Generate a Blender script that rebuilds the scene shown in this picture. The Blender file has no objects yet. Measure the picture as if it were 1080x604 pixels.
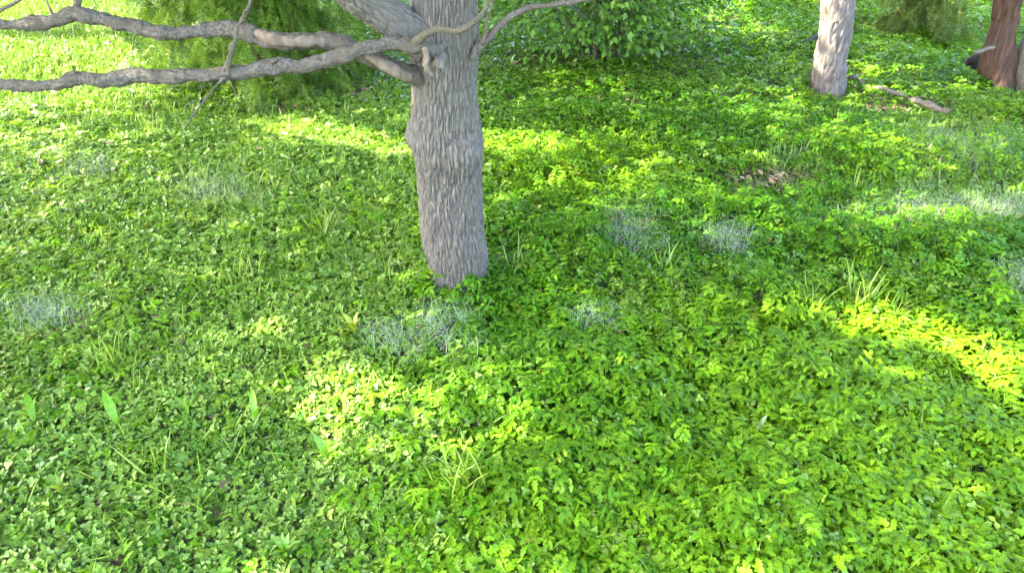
import bpy, math, random
import numpy as np
from mathutils import Vector, noise as mnoise

R = np.random.default_rng(7)
random.seed(7)
scene = bpy.context.scene
COL = scene.collection

# ------------------------------------------------------------------ camera
CAM_H, PITCH, FPX = 2.5, math.radians(32.7), 770.0      # FPX: focal length in photo pixels (1080 wide)
cam_d = bpy.data.cameras.new("camera")
cam_d.sensor_width = 36.0
cam_d.lens = 36.0 * FPX / 1080.0
cam_d.clip_end = 3000
cam = bpy.data.objects.new("camera", cam_d)
cam.location = (0, 0, CAM_H)
cam.rotation_euler = (math.pi / 2 - PITCH, 0, 0)
COL.objects.link(cam)
scene.camera = cam

# ------------------------------------------------------------------ light
SUN_EL, SUN_AZ = math.radians(41), math.radians(-97)     # azimuth from +Y, clockwise: the sun stands to the left
SUN = np.array([math.sin(SUN_AZ) * math.cos(SUN_EL), math.cos(SUN_AZ) * math.cos(SUN_EL), math.sin(SUN_EL)])
world = bpy.data.worlds.new("World")
scene.world = world
world.use_nodes = True
nt = world.node_tree
nt.nodes.clear()
sky = nt.nodes.new("ShaderNodeTexSky")
sky.sky_type = 'NISHITA'
sky.sun_disc = False
sky.sun_elevation = SUN_EL
sky.sun_rotation = SUN_AZ
sky.dust_density = 3.0
sky.ozone_density = 0.5
bg = nt.nodes.new("ShaderNodeBackground")
bg.inputs["Strength"].default_value = 0.15
wo = nt.nodes.new("ShaderNodeOutputWorld")
nt.links.new(sky.outputs[0], bg.inputs[0])
nt.links.new(bg.outputs[0], wo.inputs[0])
sun_d = bpy.data.lights.new("sun", 'SUN')
sun_d.energy = 3.1
sun_d.angle = math.radians(0.5)
sun_d.color = (1.0, 0.90, 0.70)
sun = bpy.data.objects.new("sun", sun_d)
sun.rotation_euler = Vector(SUN).to_track_quat('Z', 'Y').to_euler()
COL.objects.link(sun)
vs = scene.view_settings
vs.view_transform = 'Standard'
vs.look = 'None'
vs.exposure = 4.35
vs.gamma = 1.0
scene.cycles.max_bounces = 6
scene.cycles.diffuse_bounces = 4
scene.cycles.glossy_bounces = 2
scene.cycles.transmission_bounces = 4
scene.cycles.transparent_max_bounces = 4

# ------------------------------------------------------------------ geometry of the view
sp_, cp_ = math.sin(PITCH), math.cos(PITCH)
FWD = np.array([0, cp_, -sp_]); UP = np.array([0, sp_, cp_]); RIGHT = np.array([1.0, 0, 0])
EYE = np.array([0, 0, CAM_H])


def at_depth(px, py, d):
    return EYE + d * FWD + (px - 540) / FPX * d * RIGHT - (py - 302) / FPX * d * UP


def flat_ground(px, py, z=0.0):
    v = FWD + (px - 540) / FPX * RIGHT - (py - 302) / FPX * UP
    return EYE + v * ((z - CAM_H) / v[2])


def project(p):
    q = np.asarray(p) - EYE
    d = q @ FWD
    d = np.where(np.abs(d) < 1e-3, 1e-3, d)
    return 540 + FPX * (q @ RIGHT) / d, 302 - FPX * (q @ UP) / d, d


def sstep(a, b, x):
    t = np.clip((x - a) / (b - a), 0, 1)
    return t * t * (3 - 2 * t)


class VNoise:                                             # smooth 2-D value noise, vectorised
    def __init__(s, seed):
        s.t = np.random.default_rng(seed).random((64, 64))

    def __call__(s, x, y):
        xi = np.floor(x).astype(int); yi = np.floor(y).astype(int)
        fx = x - xi; fy = y - yi
        fx = fx * fx * (3 - 2 * fx); fy = fy * fy * (3 - 2 * fy)
        g = lambda a, b: s.t[a % 64, b % 64]
        return ((g(xi, yi) * (1 - fx) + g(xi + 1, yi) * fx) * (1 - fy)
                + (g(xi, yi + 1) * (1 - fx) + g(xi + 1, yi + 1) * fx) * fy)


N1, N2, N3, N4, N5 = (VNoise(k) for k in (1, 2, 3, 4, 5))


def fbm(n, x, y, o=3):
    a, s, t = 1.0, 0.0, 0.0
    for k in range(o):
        s = s + a * n(x * 2 ** k + 13.1 * k, y * 2 ** k + 7.7 * k); t += a; a *= 0.5
    return s / t


RP1, RP2 = flat_ground(752, 4)[:2], flat_ground(1085, 118)[:2]
_rd = (RP2 - RP1) / np.linalg.norm(RP2 - RP1)
RN = np.array([-_rd[1], _rd[0]])                          # points away from the camera
if RN[1] < 0: RN = -RN


def ridge_s(x, y):
    return (x - RP1[0]) * RN[0] + (y - RP1[1]) * RN[1]


def ground_z(x, y):
    x = np.asarray(x, float); y = np.asarray(y, float)
    z = (fbm(N1, x * 0.45 + 5, y * 0.45 + 3) - 0.5) * 0.16 + (N2(x * 1.7, y * 1.7) - 0.5) * 0.04
    s = ridge_s(x, y)
    side = sstep(0.8, 2.5, x)
    z = z - 0.32 * sstep(0.1, 1.8, s) * side + 0.06 * np.exp(-((s + 0.3) / 0.5) ** 2) * side
    return z


def ground_at(px, py):
    p = flat_ground(px, py)
    for _ in range(6):
        p = flat_ground(px, py, float(ground_z(p[0], p[1])))
    return p


# ------------------------------------------------------------------ mesh helpers
def tag(o, label=None, cat=None, group=None, kind=None):
    if label: o["label"] = label
    if cat: o["category"] = cat
    if group: o["group"] = group
    if kind: o["kind"] = kind
    return o


def link_mesh(name, V, F, mat, parent=None, color=None, smooth=False, origin=None):
    """V (n,3) world coordinates, F (m,3) triangles; the origin of a top-level thing is moved to 'origin'."""
    V = np.asarray(V, np.float32); F = np.asarray(F, np.int32)
    off = np.zeros(3, np.float32) if origin is None else np.asarray(origin, np.float32)
    m = bpy.data.meshes.new(name)
    m.vertices.add(len(V)); m.loops.add(F.size); m.polygons.add(len(F))
    m.vertices.foreach_set("co", (V - off).ravel())
    m.loops.foreach_set("vertex_index", F.ravel())
    k = F.shape[1]
    m.polygons.foreach_set("loop_start", np.arange(0, F.size, k, dtype=np.int32))
    m.polygons.foreach_set("loop_total", np.full(len(F), k, np.int32))
    if smooth:
        m.polygons.foreach_set("use_smooth", np.ones(len(F), bool))
    if color is not None:
        a = m.color_attributes.new("tint", 'FLOAT_COLOR', 'POINT')
        c = np.ones((len(V), 4), np.float32); c[:, :3] = color
        a.data.foreach_set("color", c.ravel())
    m.update(calc_edges=True)
    m.materials.append(mat)
    o = bpy.data.objects.new(name, m)
    COL.objects.link(o)
    o.location = off
    if parent is not None:
        o.parent = parent
        o.location = Vector(off) - parent_world(parent)
    return o


def parent_world(p):
    v = Vector((0, 0, 0))
    while p is not None:
        v += p.location; p = p.parent
    return v


def empty(name, loc, label, cat, group=None):
    o = bpy.data.objects.new(name, None)
    o.empty_display_size = 0.2
    COL.objects.link(o)
    o.location = Vector(loc)
    return tag(o, label, cat, group)


class Buf:
    def __init__(s): s.V = []; s.F = []; s.C = []; s.n = 0

    def add(s, V, F, C):
        s.V.append(V); s.F.append(F + s.n); s.C.append(np.broadcast_to(C, V.shape)); s.n += len(V)

    def scatter(s, tmpl, pos, yaw, tilt, roll, scale, color):
        """one copy of the template per row of pos; tilt turns the leaf's +Y tip up (+) or down (-), yaw about Z"""
        tv, tf, tone = tmpl
        n = len(pos)
        if n == 0: return
        v = np.broadcast_to(tv, (n,) + tv.shape) * np.asarray(scale).reshape(n, 1, 1)
        cr, sr = np.cos(roll)[:, None], np.sin(roll)[:, None]
        x = v[..., 0] * cr + v[..., 2] * sr; z = -v[..., 0] * sr + v[..., 2] * cr; y = v[..., 1]
        ct, st = np.cos(tilt)[:, None], np.sin(tilt)[:, None]
        y, z = y * ct - z * st, y * st + z * ct
        cy, sy = np.cos(yaw)[:, None], np.sin(yaw)[:, None]
        x, y = x * cy - y * sy, x * sy + y * cy
        V = np.stack([x, y, z], -1) + pos[:, None, :]
        C = color[:, None, :] * tone[None, :, None]
        F = tf[None] + (np.arange(n) * len(tv))[:, None, None]
        s.add(V.reshape(-1, 3).astype(np.float32), F.reshape(-1, 3), C.reshape(-1, 3).astype(np.float32))

    def link(s, name, mat, parent=None, origin=None, smooth=False):
        return link_mesh(name, np.concatenate(s.V), np.concatenate(s.F), mat, parent, np.concatenate(s.C), smooth, origin)


def T(v, f):
    v = np.array(v, float)
    return v, np.array(f, int), np.ones(len(v))


def join_t(parts):
    V, F, n = [], [], 0
    for v, f, _ in parts:
        V.append(v); F.append(f + n); n += len(v)
    return np.concatenate(V), np.concatenate(F), np.ones(n)


def rot_t(t, ang, off=(0, 0, 0), sc=1.0, tilt=0.0):
    v = t[0] * sc
    c, s = math.cos(tilt), math.sin(tilt)
    v = np.stack([v[:, 0], v[:, 1] * c - v[:, 2] * s, v[:, 1] * s + v[:, 2] * c], 1)
    c, s = math.cos(ang), math.sin(ang)
    v = np.stack([v[:, 0] * c - v[:, 1] * s, v[:, 0] * s + v[:, 1] * c, v[:, 2]], 1)
    return v + np.array(off), t[1], t[2]


def leaf6(L, W, up=0.12, droop=0.15):                     # a pointed leaf, folded along its midrib
    return T([(0, 0, 0), (W * .46, L * .33, L * up), (W * .36, L * .68, L * up * .6), (0, L, -L * droop),
              (-W * .36, L * .68, L * up * .6), (-W * .46, L * .33, L * up), (0, L * .5, 0)],
             [(6, 0, 1), (6, 1, 2), (6, 2, 3), (6, 3, 4), (6, 4, 5), (6, 5, 0)])


def leaf_tooth(L, W, up=0.1, droop=0.18):                 # toothed, like ground elder
    ring = [(0, 0, 0), (W * .42, L * .12, L * up * .8), (W * .34, L * .30, L * up), (W * .66, L * .44, L * up),
            (W * .32, L * .54, L * up * .5), (W * .40, L * .74, 0), (0, L, -L * droop)]
    ring += [(-x, y, z) for x, y, z in ring[-2:0:-1]]
    n = len(ring)
    return T(ring + [(0, L * .45, 0)], [(n, k, (k + 1) % n) for k in range(n)])


def leaf2(L, W, up=0.12, droop=0.1):
    return T([(0, 0, 0), (W * .5, L * .45, L * up), (0, L, -L * droop), (-W * .5, L * .45, L * up)], [(0, 1, 2), (0, 2, 3)])


def round4(L):                                            # a rounded leaf
    return T([(0, 0, 0), (L * .46, L * .4, L * .12), (L * .3, L * .88, L * .06), (-L * .3, L * .88, L * .06), (-L * .46, L * .4, L * .12), (0, L * .55, -.03 * L)],
             [(5, 0, 1), (5, 1, 2), (5, 2, 3), (5, 3, 4), (5, 4, 0)])


def stalk(h, w):
    return T([(-w, 0, 0), (w, 0, 0), (w, -h * .15, -h), (-w, -h * .15, -h)], [(0, 1, 2), (0, 2, 3)])


def compound(leaflet, kinds, st=None):
    ps = [rot_t(leaflet, a, o, s, t) for a, o, s, t in kinds]
    if st: ps.append(st)
    return join_t(ps)


TERNATE = [(0, (0, .012, 0), 1.0, -.1), (1.25, (0, 0, 0), .85, -.15), (-1.25, (0, 0, 0), .85, -.15)]
PINNATE = [(0, (0, .05, 0), 1.0, -.2), (1.05, (0, .035, 0), .85, -.12), (-1.05, (0, .035, 0), .85, -.12),
           (1.25, (0, -.005, 0), .75, -.05), (-1.25, (0, -.005, 0), .75, -.05)]
CLOVER = [(0, (0, 0, 0), 1, .05), (2.09, (0, 0, 0), 1, .05), (-2.09, (0, 0, 0), 1, .05)]

ELDER_N = compound(leaf_tooth(.051, .027), PINNATE, stalk(.13, .0016))
TERN_N = compound(leaf_tooth(.052, .030), TERNATE, stalk(.12, .0016))
ELDER_F = compound(leaf6(.060, .028), PINNATE)
TERN_F = compound(leaf2(.062, .034), TERNATE)
CLOVER_N = compound(leaf6(.024, .020, .14, .05), CLOVER)
CLOVER_F = compound(leaf2(.03, .028), CLOVER)
IVY = compound(leaf6(.034, .022), TERNATE)


def blade(h, w, bend=.35):
    pts = []
    for k, t in enumerate((0, .4, .75)):
        ww = w * (1 - .5 * t)
        pts += [(-ww, bend * h * t * t, h * t * (1 - .2 * bend * t)), (ww, bend * h * t * t, h * t * (1 - .2 * bend * t))]
    pts.append((0, bend * h, h * (1 - .25 * bend)))
    return T(pts, [(0, 1, 3), (0, 3, 2), (2, 3, 5), (2, 5, 4), (4, 5, 6)])


BLADE = blade(1.0, .018)
BLADE_B = blade(1.0, .03, .8)

# ------------------------------------------------------------------ materials
def new_mat(name):
    m = bpy.data.materials.new(name); m.use_nodes = True
    n = m.node_tree; n.nodes.clear()
    out = n.nodes.new("ShaderNodeOutputMaterial")
    return m, n, out


def leaf_mat(name, trans=.35, rough=.42, spec=.5, shift=(1.25, 1.2, .5)):
    m, n, out = new_mat(name)
    at = n.nodes.new("ShaderNodeAttribute"); at.attribute_name = "tint"
    tc = n.nodes.new("ShaderNodeTexCoord")
    nz = n.nodes.new("ShaderNodeTexNoise"); nz.inputs["Scale"].default_value = 55; nz.inputs["Detail"].default_value = 2
    n.links.new(tc.outputs["Object"], nz.inputs["Vector"])
    mr = n.nodes.new("ShaderNodeMapRange"); mr.inputs["From Min"].default_value = .3; mr.inputs["From Max"].default_value = .7
    mr.inputs["To Min"].default_value = .8; mr.inputs["To Max"].default_value = 1.2
    n.links.new(nz.outputs["Fac"], mr.inputs["Value"])
    mul = n.nodes.new("ShaderNodeVectorMath"); mul.operation = 'SCALE'
    n.links.new(at.outputs["Color"], mul.inputs[0]); n.links.new(mr.outputs[0], mul.inputs["Scale"])
    p = n.nodes.new("ShaderNodeBsdfPrincipled")
    p.inputs["Roughness"].default_value = rough
    p.inputs["Specular IOR Level"].default_value = spec
    n.links.new(mul.outputs[0], p.inputs["Base Color"])
    t = n.nodes.new("ShaderNodeBsdfTranslucent")
    m2 = n.nodes.new("ShaderNodeVectorMath"); m2.operation = 'MULTIPLY'; m2.inputs[1].default_value = shift
    n.links.new(mul.outputs[0], m2.inputs[0]); n.links.new(m2.outputs[0], t.inputs["Color"])
    mix = n.nodes.new("ShaderNodeMixShader"); mix.inputs[0].default_value = trans
    n.links.new(p.outputs[0], mix.inputs[1]); n.links.new(t.outputs[0], mix.inputs[2])
    n.links.new(mix.outputs[0], out.inputs["Surface"])
    return m


def bark_mat(name, c1, c2, c3, stretch=(30, 30, 6), bump=.5, patch=3.0):
    m, n, out = new_mat(name)
    tc = n.nodes.new("ShaderNodeTexCoord")
    mp = n.nodes.new("ShaderNodeMapping"); mp.inputs["Scale"].default_value = stretch
    n.links.new(tc.outputs["Object"], mp.inputs["Vector"])
    nz = n.nodes.new("ShaderNodeTexNoise"); nz.inputs["Scale"].default_value = 1.0; nz.inputs["Detail"].default_value = 6; nz.inputs["Roughness"].default_value = .65
    n.links.new(mp.outputs[0], nz.inputs["Vector"])
    cr = n.nodes.new("ShaderNodeValToRGB")
    cr.color_ramp.elements[0].position = .32; cr.color_ramp.elements[0].color = (*c1, 1)
    cr.color_ramp.elements[1].position = .68; cr.color_ramp.elements[1].color = (*c2, 1)
    n.links.new(nz.outputs["Fac"], cr.inputs[0])
    n2 = n.nodes.new("ShaderNodeTexNoise"); n2.inputs["Scale"].default_value = patch; n2.inputs["Detail"].default_value = 4
    n.links.new(tc.outputs["Object"], n2.inputs["Vector"])
    c2r = n.nodes.new("ShaderNodeMapRange"); c2r.inputs["From Min"].default_value = .45; c2r.inputs["From Max"].default_value = .7
    n.links.new(n2.outputs["Fac"], c2r.inputs["Value"])
    mx = n.nodes.new("ShaderNodeMix"); mx.data_type = 'RGBA'; mx.inputs["B"].default_value = (*c3, 1)
    n.links.new(c2r.outputs[0], mx.inputs["Factor"]); n.links.new(cr.outputs[0], mx.inputs["A"])
    p = n.nodes.new("ShaderNodeBsdfPrincipled"); p.inputs["Roughness"].default_value = .85
    p.inputs["Specular IOR Level"].default_value = .25
    n.links.new(mx.outputs["Result"], p.inputs["Base Color"])
    b = n.nodes.new("ShaderNodeBump"); b.inputs["Strength"].default_value = bump; b.inputs["Distance"].default_value = .012
    n.links.new(nz.outputs["Fac"], b.inputs["Height"]); n.links.new(b.outputs[0], p.inputs["Normal"])
    n.links.new(p.outputs[0], out.inputs["Surface"])
    return m


M_leaf = leaf_mat("ground_leaf", .42, .52, .2, (1.3, 1.15, .4))
M_clover = leaf_mat("small_leaf", .38, .45, .4)
M_grass = leaf_mat("grass_blade", .35, .45, .45)
M_shrub = leaf_mat("shrub_leaf", .28, .42, .4)
M_conifer = leaf_mat("conifer_needle", .35, .5, .3)
M_crown = leaf_mat("crown_leaf", .3, .45, .4)
M_seed = leaf_mat("pale_seed", .2, .6, .3, (1, 1, 1))
M_dry = leaf_mat("dry_leaf", .15, .6, .3, (1.1, .9, .7))
M_bark = bark_mat("grey_furrowed_bark", (.046, .040, .033), (.155, .138, .118), (.105, .094, .082), (70, 70, 15), .8)
M_limb = bark_mat("grey_limb_bark", (.024, .021, .017), (.140, .126, .105), (.080, .066, .050), (60, 60, 60), .9, 7)
M_bare = bark_mat("bare_wood", (.08, .06, .042), (.175, .14, .105), (.12, .10, .078), (40, 40, 12), .3, 6)
M_lichen = bark_mat("lichen_twig_bark", (.03, .027, .018), (.115, .10, .07), (.065, .06, .038), (90, 90, 90), .5, 30)
M_pale = bark_mat("pale_bark", (.055, .046, .042), (.172, .146, .137), (.11, .094, .087), (22, 22, 7), .7, 4)
M_brown = bark_mat("red_brown_bark", (.028, .015, .010), (.095, .050, .034), (.06, .036, .026), (26, 26, 4), .8, 3)
M_dead = bark_mat("weathered_dead_wood", (.06, .05, .04), (.17, .145, .115), (.11, .095, .075), (40, 40, 40), .7, 9)
M_rot = bark_mat("rotten_wood", (.012, .012, .012), (.04, .036, .034), (.02, .02, .02), (30, 30, 30), .6, 8)

# soil
m, n, out = new_mat("soil")
tc = n.nodes.new("ShaderNodeTexCoord")
nz = n.nodes.new("ShaderNodeTexNoise"); nz.inputs["Scale"].default_value = 14; nz.inputs["Detail"].default_value = 8
n.links.new(tc.outputs["Object"], nz.inputs["Vector"])
cr = n.nodes.new("ShaderNodeValToRGB")
cr.color_ramp.elements[0].position = .35; cr.color_ramp.elements[0].color = (.045, .035, .022, 1)
cr.color_ramp.elements[1].position = .7; cr.color_ramp.elements[1].color = (.15, .105, .065, 1)
n.links.new(nz.outputs["Fac"], cr.inputs[0])
nz2 = n.nodes.new("ShaderNodeTexNoise"); nz2.inputs["Scale"].default_value = 2.2; nz2.inputs["Detail"].default_value = 6
n.links.new(tc.outputs["Object"], nz2.inputs["Vector"])
mr = n.nodes.new("ShaderNodeMapRange"); mr.inputs["From Min"].default_value = .38; mr.inputs["From Max"].default_value = .55
n.links.new(nz2.outputs["Fac"], mr.inputs["Value"])
mx = n.nodes.new("ShaderNodeMix"); mx.data_type = 'RGBA'; mx.inputs["B"].default_value = (.05, .095, .02, 1)
n.links.new(mr.outputs[0], mx.inputs["Factor"]); n.links.new(cr.outputs[0], mx.inputs["A"])
p = n.nodes.new("ShaderNodeBsdfPrincipled"); p.inputs["Roughness"].default_value = .95
n.links.new(mx.outputs["Result"], p.inputs["Base Color"])
b = n.nodes.new("ShaderNodeBump"); b.inputs["Distance"].default_value = .03; b.inputs["Strength"].default_value = .8
n.links.new(nz.outputs["Fac"], b.inputs["Height"]); n.links.new(b.outputs[0], p.inputs["Normal"])
n.links.new(p.outputs[0], out.inputs["Surface"])
M_soil = m

# ------------------------------------------------------------------ ground sheet to the horizon
ext = np.array([13, 15, 18, 23, 30, 42, 60, 100, 180, 350, 800.0])
xs = np.concatenate([-ext[::-1], np.linspace(-12, 12, 150), ext])
ys = np.concatenate([-ext[::-1] + 8, np.linspace(-3.5, 20, 150), ext + 8.5])
GX, GY = np.meshgrid(xs, ys)
fade = 1 - sstep(14, 30, np.hypot(GX, GY - 8))
GZ = ground_z(GX, GY) * fade
nx, ny = len(xs), len(ys)
idx = np.arange(nx * ny).reshape(ny, nx)
q = np.stack([idx[:-1, :-1], idx[:-1, 1:], idx[1:, 1:], idx[1:, :-1]], -1).reshape(-1, 4)
g = link_mesh("ground", np.stack([GX, GY, GZ], -1).reshape(-1, 3), q, M_soil, smooth=True)
tag(g, "earth floor of the garden under the green ground cover", None, None, "structure")


# ------------------------------------------------------------------ bark tubes
def vor_crack(p):
    d, _ = mnoise.voronoi(p, distance_metric='DISTANCE')
    return d[1] - d[0]


def tube(path, radii, nseg, ds, furrow=0.0, fscale=22.0, fstretch=.22, lump=0.0, lscale=5.0, seed=0, cap=True, extra=None):
    """sweep a bark-covered tube along a smoothed path; furrow: depth of the bark ridges, lump: slow swellings"""
    P = [Vector(p) for p in path]
    Rr = list(radii)
    # Catmull-Rom resample
    pts, rad = [], []
    for i in range(len(P) - 1):
        p0 = P[max(i - 1, 0)]; p1 = P[i]; p2 = P[i + 1]; p3 = P[min(i + 2, len(P) - 1)]
        k = max(2, int((p2 - p1).length / ds))
        for j in range(k):
            t = j / k
            pts.append(.5 * ((2 * p1) + (p2 - p0) * t + (2 * p0 - 5 * p1 + 4 * p2 - p3) * t * t + (3 * p1 - p0 - 3 * p2 + p3) * t ** 3))
            rad.append(Rr[i] + (Rr[i + 1] - Rr[i]) * t)
    pts.append(P[-1]); rad.append(Rr[-1])
    V, F = [], []
    tan = (pts[1] - pts[0]).normalized()
    nrm = tan.orthogonal().normalized()
    s = 0.0
    so = Vector((seed * 3.7, seed * 1.3, seed * 2.1))
    for i, c in enumerate(pts):
        t2 = (pts[min(i + 1, len(pts) - 1)] - pts[max(i - 1, 0)]).normalized()
        nrm = (nrm - t2 * nrm.dot(t2)).normalized()
        bi = t2.cross(nrm)
        if i: s += (c - pts[i - 1]).length
        for j in range(nseg):
            a = 2 * math.pi * j / nseg
            d = nrm * math.cos(a) + bi * math.sin(a)
            r = rad[i]
            if lump:
                r += lump * mnoise.noise((c + d * r) * lscale + so) * 1.6
            if furrow:
                q = Vector((math.cos(a) * rad[i], math.sin(a) * rad[i], s * fstretch)) * fscale + so
                w = mnoise.noise_vector(q * .7) * .45
                r += furrow * (min(vor_crack(q + w), .34) / .34 - .5) + furrow * .35 * mnoise.noise(q * 3.1)
            if extra: r += extra(c + d * r)
            V.append(c + d * r)
    n = len(pts)
    for i in range(n - 1):
        for j in range(nseg):
            a = i * nseg + j; b2 = i * nseg + (j + 1) % nseg
            F.append((a, b2, b2 + nseg)); F.append((a, b2 + nseg, a + nseg))
    if cap:
        for e, o in ((0, 1), (n - 1, 0)):
            V.append(pts[e]); k = len(V) - 1
            for j in range(nseg):
                a = e * nseg + j; b2 = e * nseg + (j + 1) % nseg
                F.append((k, b2, a) if o else (k, a, b2))
    return np.array([tuple(v) for v in V]), np.array(F)


def px_tube(pp, nseg=14, ds=.02, **kw):
    """path given as (px, py, depth, radius in px)"""
    path = [at_depth(a, b2, d) for a, b2, d, r in pp]
    rad = [r * d / FPX for a, b2, d, r in pp]
    return tube(path, rad, nseg, ds, **kw)


# ------------------------------------------------------------------ sunlit gaps (photo pixels) used to thin the crowns
GAPS = [  # cx, cy, rx, ry, angle deg, strength
    (345, 132, 95, 17, 10, 1.0), (460, 148, 80, 15, 8, .95), (570, 152, 85, 17, 8, 1.0), (290, 112, 30, 10, 0, .6), (680, 150, 40, 12, 0, .5),
    (60, 50, 190, 75, 0, 1.0), (60, 130, 130, 40, 5, .65),
    (415, 415, 112, 48, -8, .95), (540, 432, 85, 34, 5, .8), (335, 395, 40, 25, 20, .5),
    (1000, 343, 120, 24, 12, .95), (1055, 375, 75, 30, 10, .95), (930, 322, 50, 12, 10, .55),
    (1000, 232, 100, 24, 8, .75), (940, 150, 90, 26, 15, .7), (1060, 215, 40, 16, 0, .6), (960, 118, 60, 14, 15, .5),
    (790, 25, 75, 26, 25, .9), (945, 80, 45, 14, 18, .6), (880, 190, 40, 12, 0, .4),
    (545, 540, 130, 45, -15, .5), (30, 585, 60, 25, 0, .7), (700, 590, 90, 18, 0, .3), (480, 470, 80, 25, 0, .4), (100, 330, 60, 25, 10, .3),
    (255, 45, 90, 45, 0, .45), (305, 60, 60, 22, 0, .75), (205, 175, 80, 14, 5, .2), (720, 105, 60, 10, 10, .4), (700, 200, 170, 38, 8, .55), (860, 128, 110, 28, 12, .6), (650, 95, 90, 14, 5, .4), (200, 250, 130, 40, 5, .3), (330, 350, 60, 30, 0, .5),
]


def lit(px, py):
    v = np.zeros_like(px)
    for cx, cy, rx, ry, an, st in GAPS:
        c, s = math.cos(math.radians(an)), math.sin(math.radians(an))
        dx, dy = px - cx, py - cy
        u = (dx * c + dy * s) / rx; w = (-dx * s + dy * c) / ry
        v = np.maximum(v, st * (1 - sstep(.55, 1.45, np.hypot(u, w))))
    return v


# ------------------------------------------------------------------ MAIN TREE
BASE = ground_at(482, 302)
TREE = empty("broadleaf_tree", BASE, "grey furrowed broadleaf tree in the middle with bare limbs reaching left", "tree")
# silhouette of the trunk read off the photo: (row, left, right)
SIL = [(330, 440, 530), (304, 451, 518), (280, 451.5, 514), (240, 445.5, 510.5), (200, 442.5, 507.5), (175, 440, 507.5), (155, 436.5, 507), (140, 435, 506), (120, 434.5, 504), (80, 434, 503.5), (40, 434, 502), (0, 434, 502)]
path, rad = [], []
for row, l, r_ in SIL:
    c = (l + r_) / 2
    v = FWD + (c - 540) / FPX * RIGHT - (row - 302) / FPX * UP
    t_ = (BASE[1] - (300 - row) * .0002) / v[1]
    p_ = EYE + v * t_
    path.append(p_); rad.append((r_ - l) / 2 * t_ / FPX)
for k in range(1, 7):
    path.append(path[11] + np.array([.03 * k, .02 * k, .62 * k])); rad.append(rad[11] * (1 - .09 * k))
def on_trunk(row, side, front):                           # a point of the bark: side -1..1 across, front towards the camera
    rows = [q[0] for q in SIL]
    i = min(range(len(rows)), key=lambda k: abs(rows[k] - row))
    j = i + 1 if rows[i] > row and i + 1 < len(rows) else max(i - 1, 0)
    f = 0 if rows[i] == rows[j] else (row - rows[i]) / (rows[j] - rows[i])
    return Vector(path[i] * (1 - f) + path[j] * f) + Vector((side, -front, 0)) * (rad[i] * (1 - f) + rad[j] * f)


BUR1, BUR2, BUR3 = on_trunk(139, -.97, .25), on_trunk(154, .62, .80), on_trunk(56, -.35, .95)


def burls(p):
    e = .034 * math.exp(-((p - BUR1).length / .065) ** 2)
    dd = p - BUR2
    e += .036 * math.exp(-(dd.length / .10) ** 2) - .007 * math.exp(-((dd.length - .13) / .02) ** 2)
    e += .03 * math.exp(-((p - BUR3).length / .09) ** 2)
    return e


V, F = tube(path, rad, 420, .0105, furrow=.0145, fscale=60, fstretch=.15, lump=.011, lscale=3.5, seed=1, extra=burls)
trunk = link_mesh("trunk", V, F, M_bark, TREE, smooth=True, origin=BASE)

# lower bare limb, from the front of the trunk to the left edge and beyond
V, F = px_tube([(466, 62, 3.62, 6), (452, 52, 3.50, 8), (430, 48, 3.46, 7), (400, 48.5, 3.44, 7), (370, 56, 3.43, 7), (345, 63, 3.43, 7), (318, 70, 3.43, 7), (290, 70, 3.42, 8.2), (262, 76, 3.42, 7.2),
                (240, 76, 3.42, 8), (212, 80, 3.42, 6.6), (170, 80.5, 3.42, 6.4), (140, 80, 3.42, 6.6), (110, 85, 3.41, 7.3), (82, 82, 3.41, 7), (62, 89, 3.40, 5.8), (30, 91, 3.40, 5.4), (0, 89, 3.4, 5.2), (-60, 84, 3.4, 4.8), (-190, 60, 3.45, 3.6), (-300, 20, 3.5, 2.2)],
               30, .009, furrow=.008, fscale=70, fstretch=.22, lump=.008, lscale=14, seed=2)
limbA = link_mesh("limb", V, F, M_limb, TREE, smooth=True, origin=BASE)
# twig continuing right across the trunk and up
V, F = px_tube([(436, 47, 3.46, 6), (446, 38, 3.42, 4.2), (462, 31, 3.39, 3.4), (480, 33, 3.36, 2.9), (492, 29, 3.35, 3.2), (504, 20, 3.35, 2.9), (512, 10, 3.35, 2.8), (515, -4, 3.35, 2.4), (512, -30, 3.35, 2), (520, -60, 3.35, 1)], 10, .012, lump=.004, lscale=30, seed=3)
link_mesh("twig", V, F, M_lichen, limbA, smooth=True, origin=BASE)
# torn wood hanging under the limb's root
V, F = px_tube([(449, 52, 3.46, 4.5), (450, 62, 3.45, 3.2), (449, 70, 3.45, 2.8), (453, 76, 3.47, 2.4), (458, 82, 3.49, .4)], 8, .008, lump=.008, lscale=40, seed=4)
link_mesh("torn_splinter", V, F, M_bare, TREE, smooth=True, origin=BASE)
V, F = px_tube([(462, 55, 3.60, 7), (464, 66, 3.52, 6.5), (463, 73, 3.50, 4)], 12, .01, lump=.012, lscale=25, seed=5)
link_mesh("branch_stub", V, F, M_bark, TREE, smooth=True, origin=BASE)
# knots on the lower limb
for (a, b2, rr) in ((78, 77, 3.2), (240, 70, 3.4), (237, 83, 3.0), (290, 64, 2.5)):
    V, F = px_tube([(a - 3, b2 + 3, 3.39, rr), (a, b2, 3.38, rr), (a + 3, b2 - 1, 3.38, rr * .5)], 8, .006, lump=.004, lscale=50, seed=a)
    link_mesh("knot", V, F, M_limb, limbA, smooth=True, origin=BASE)
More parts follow.
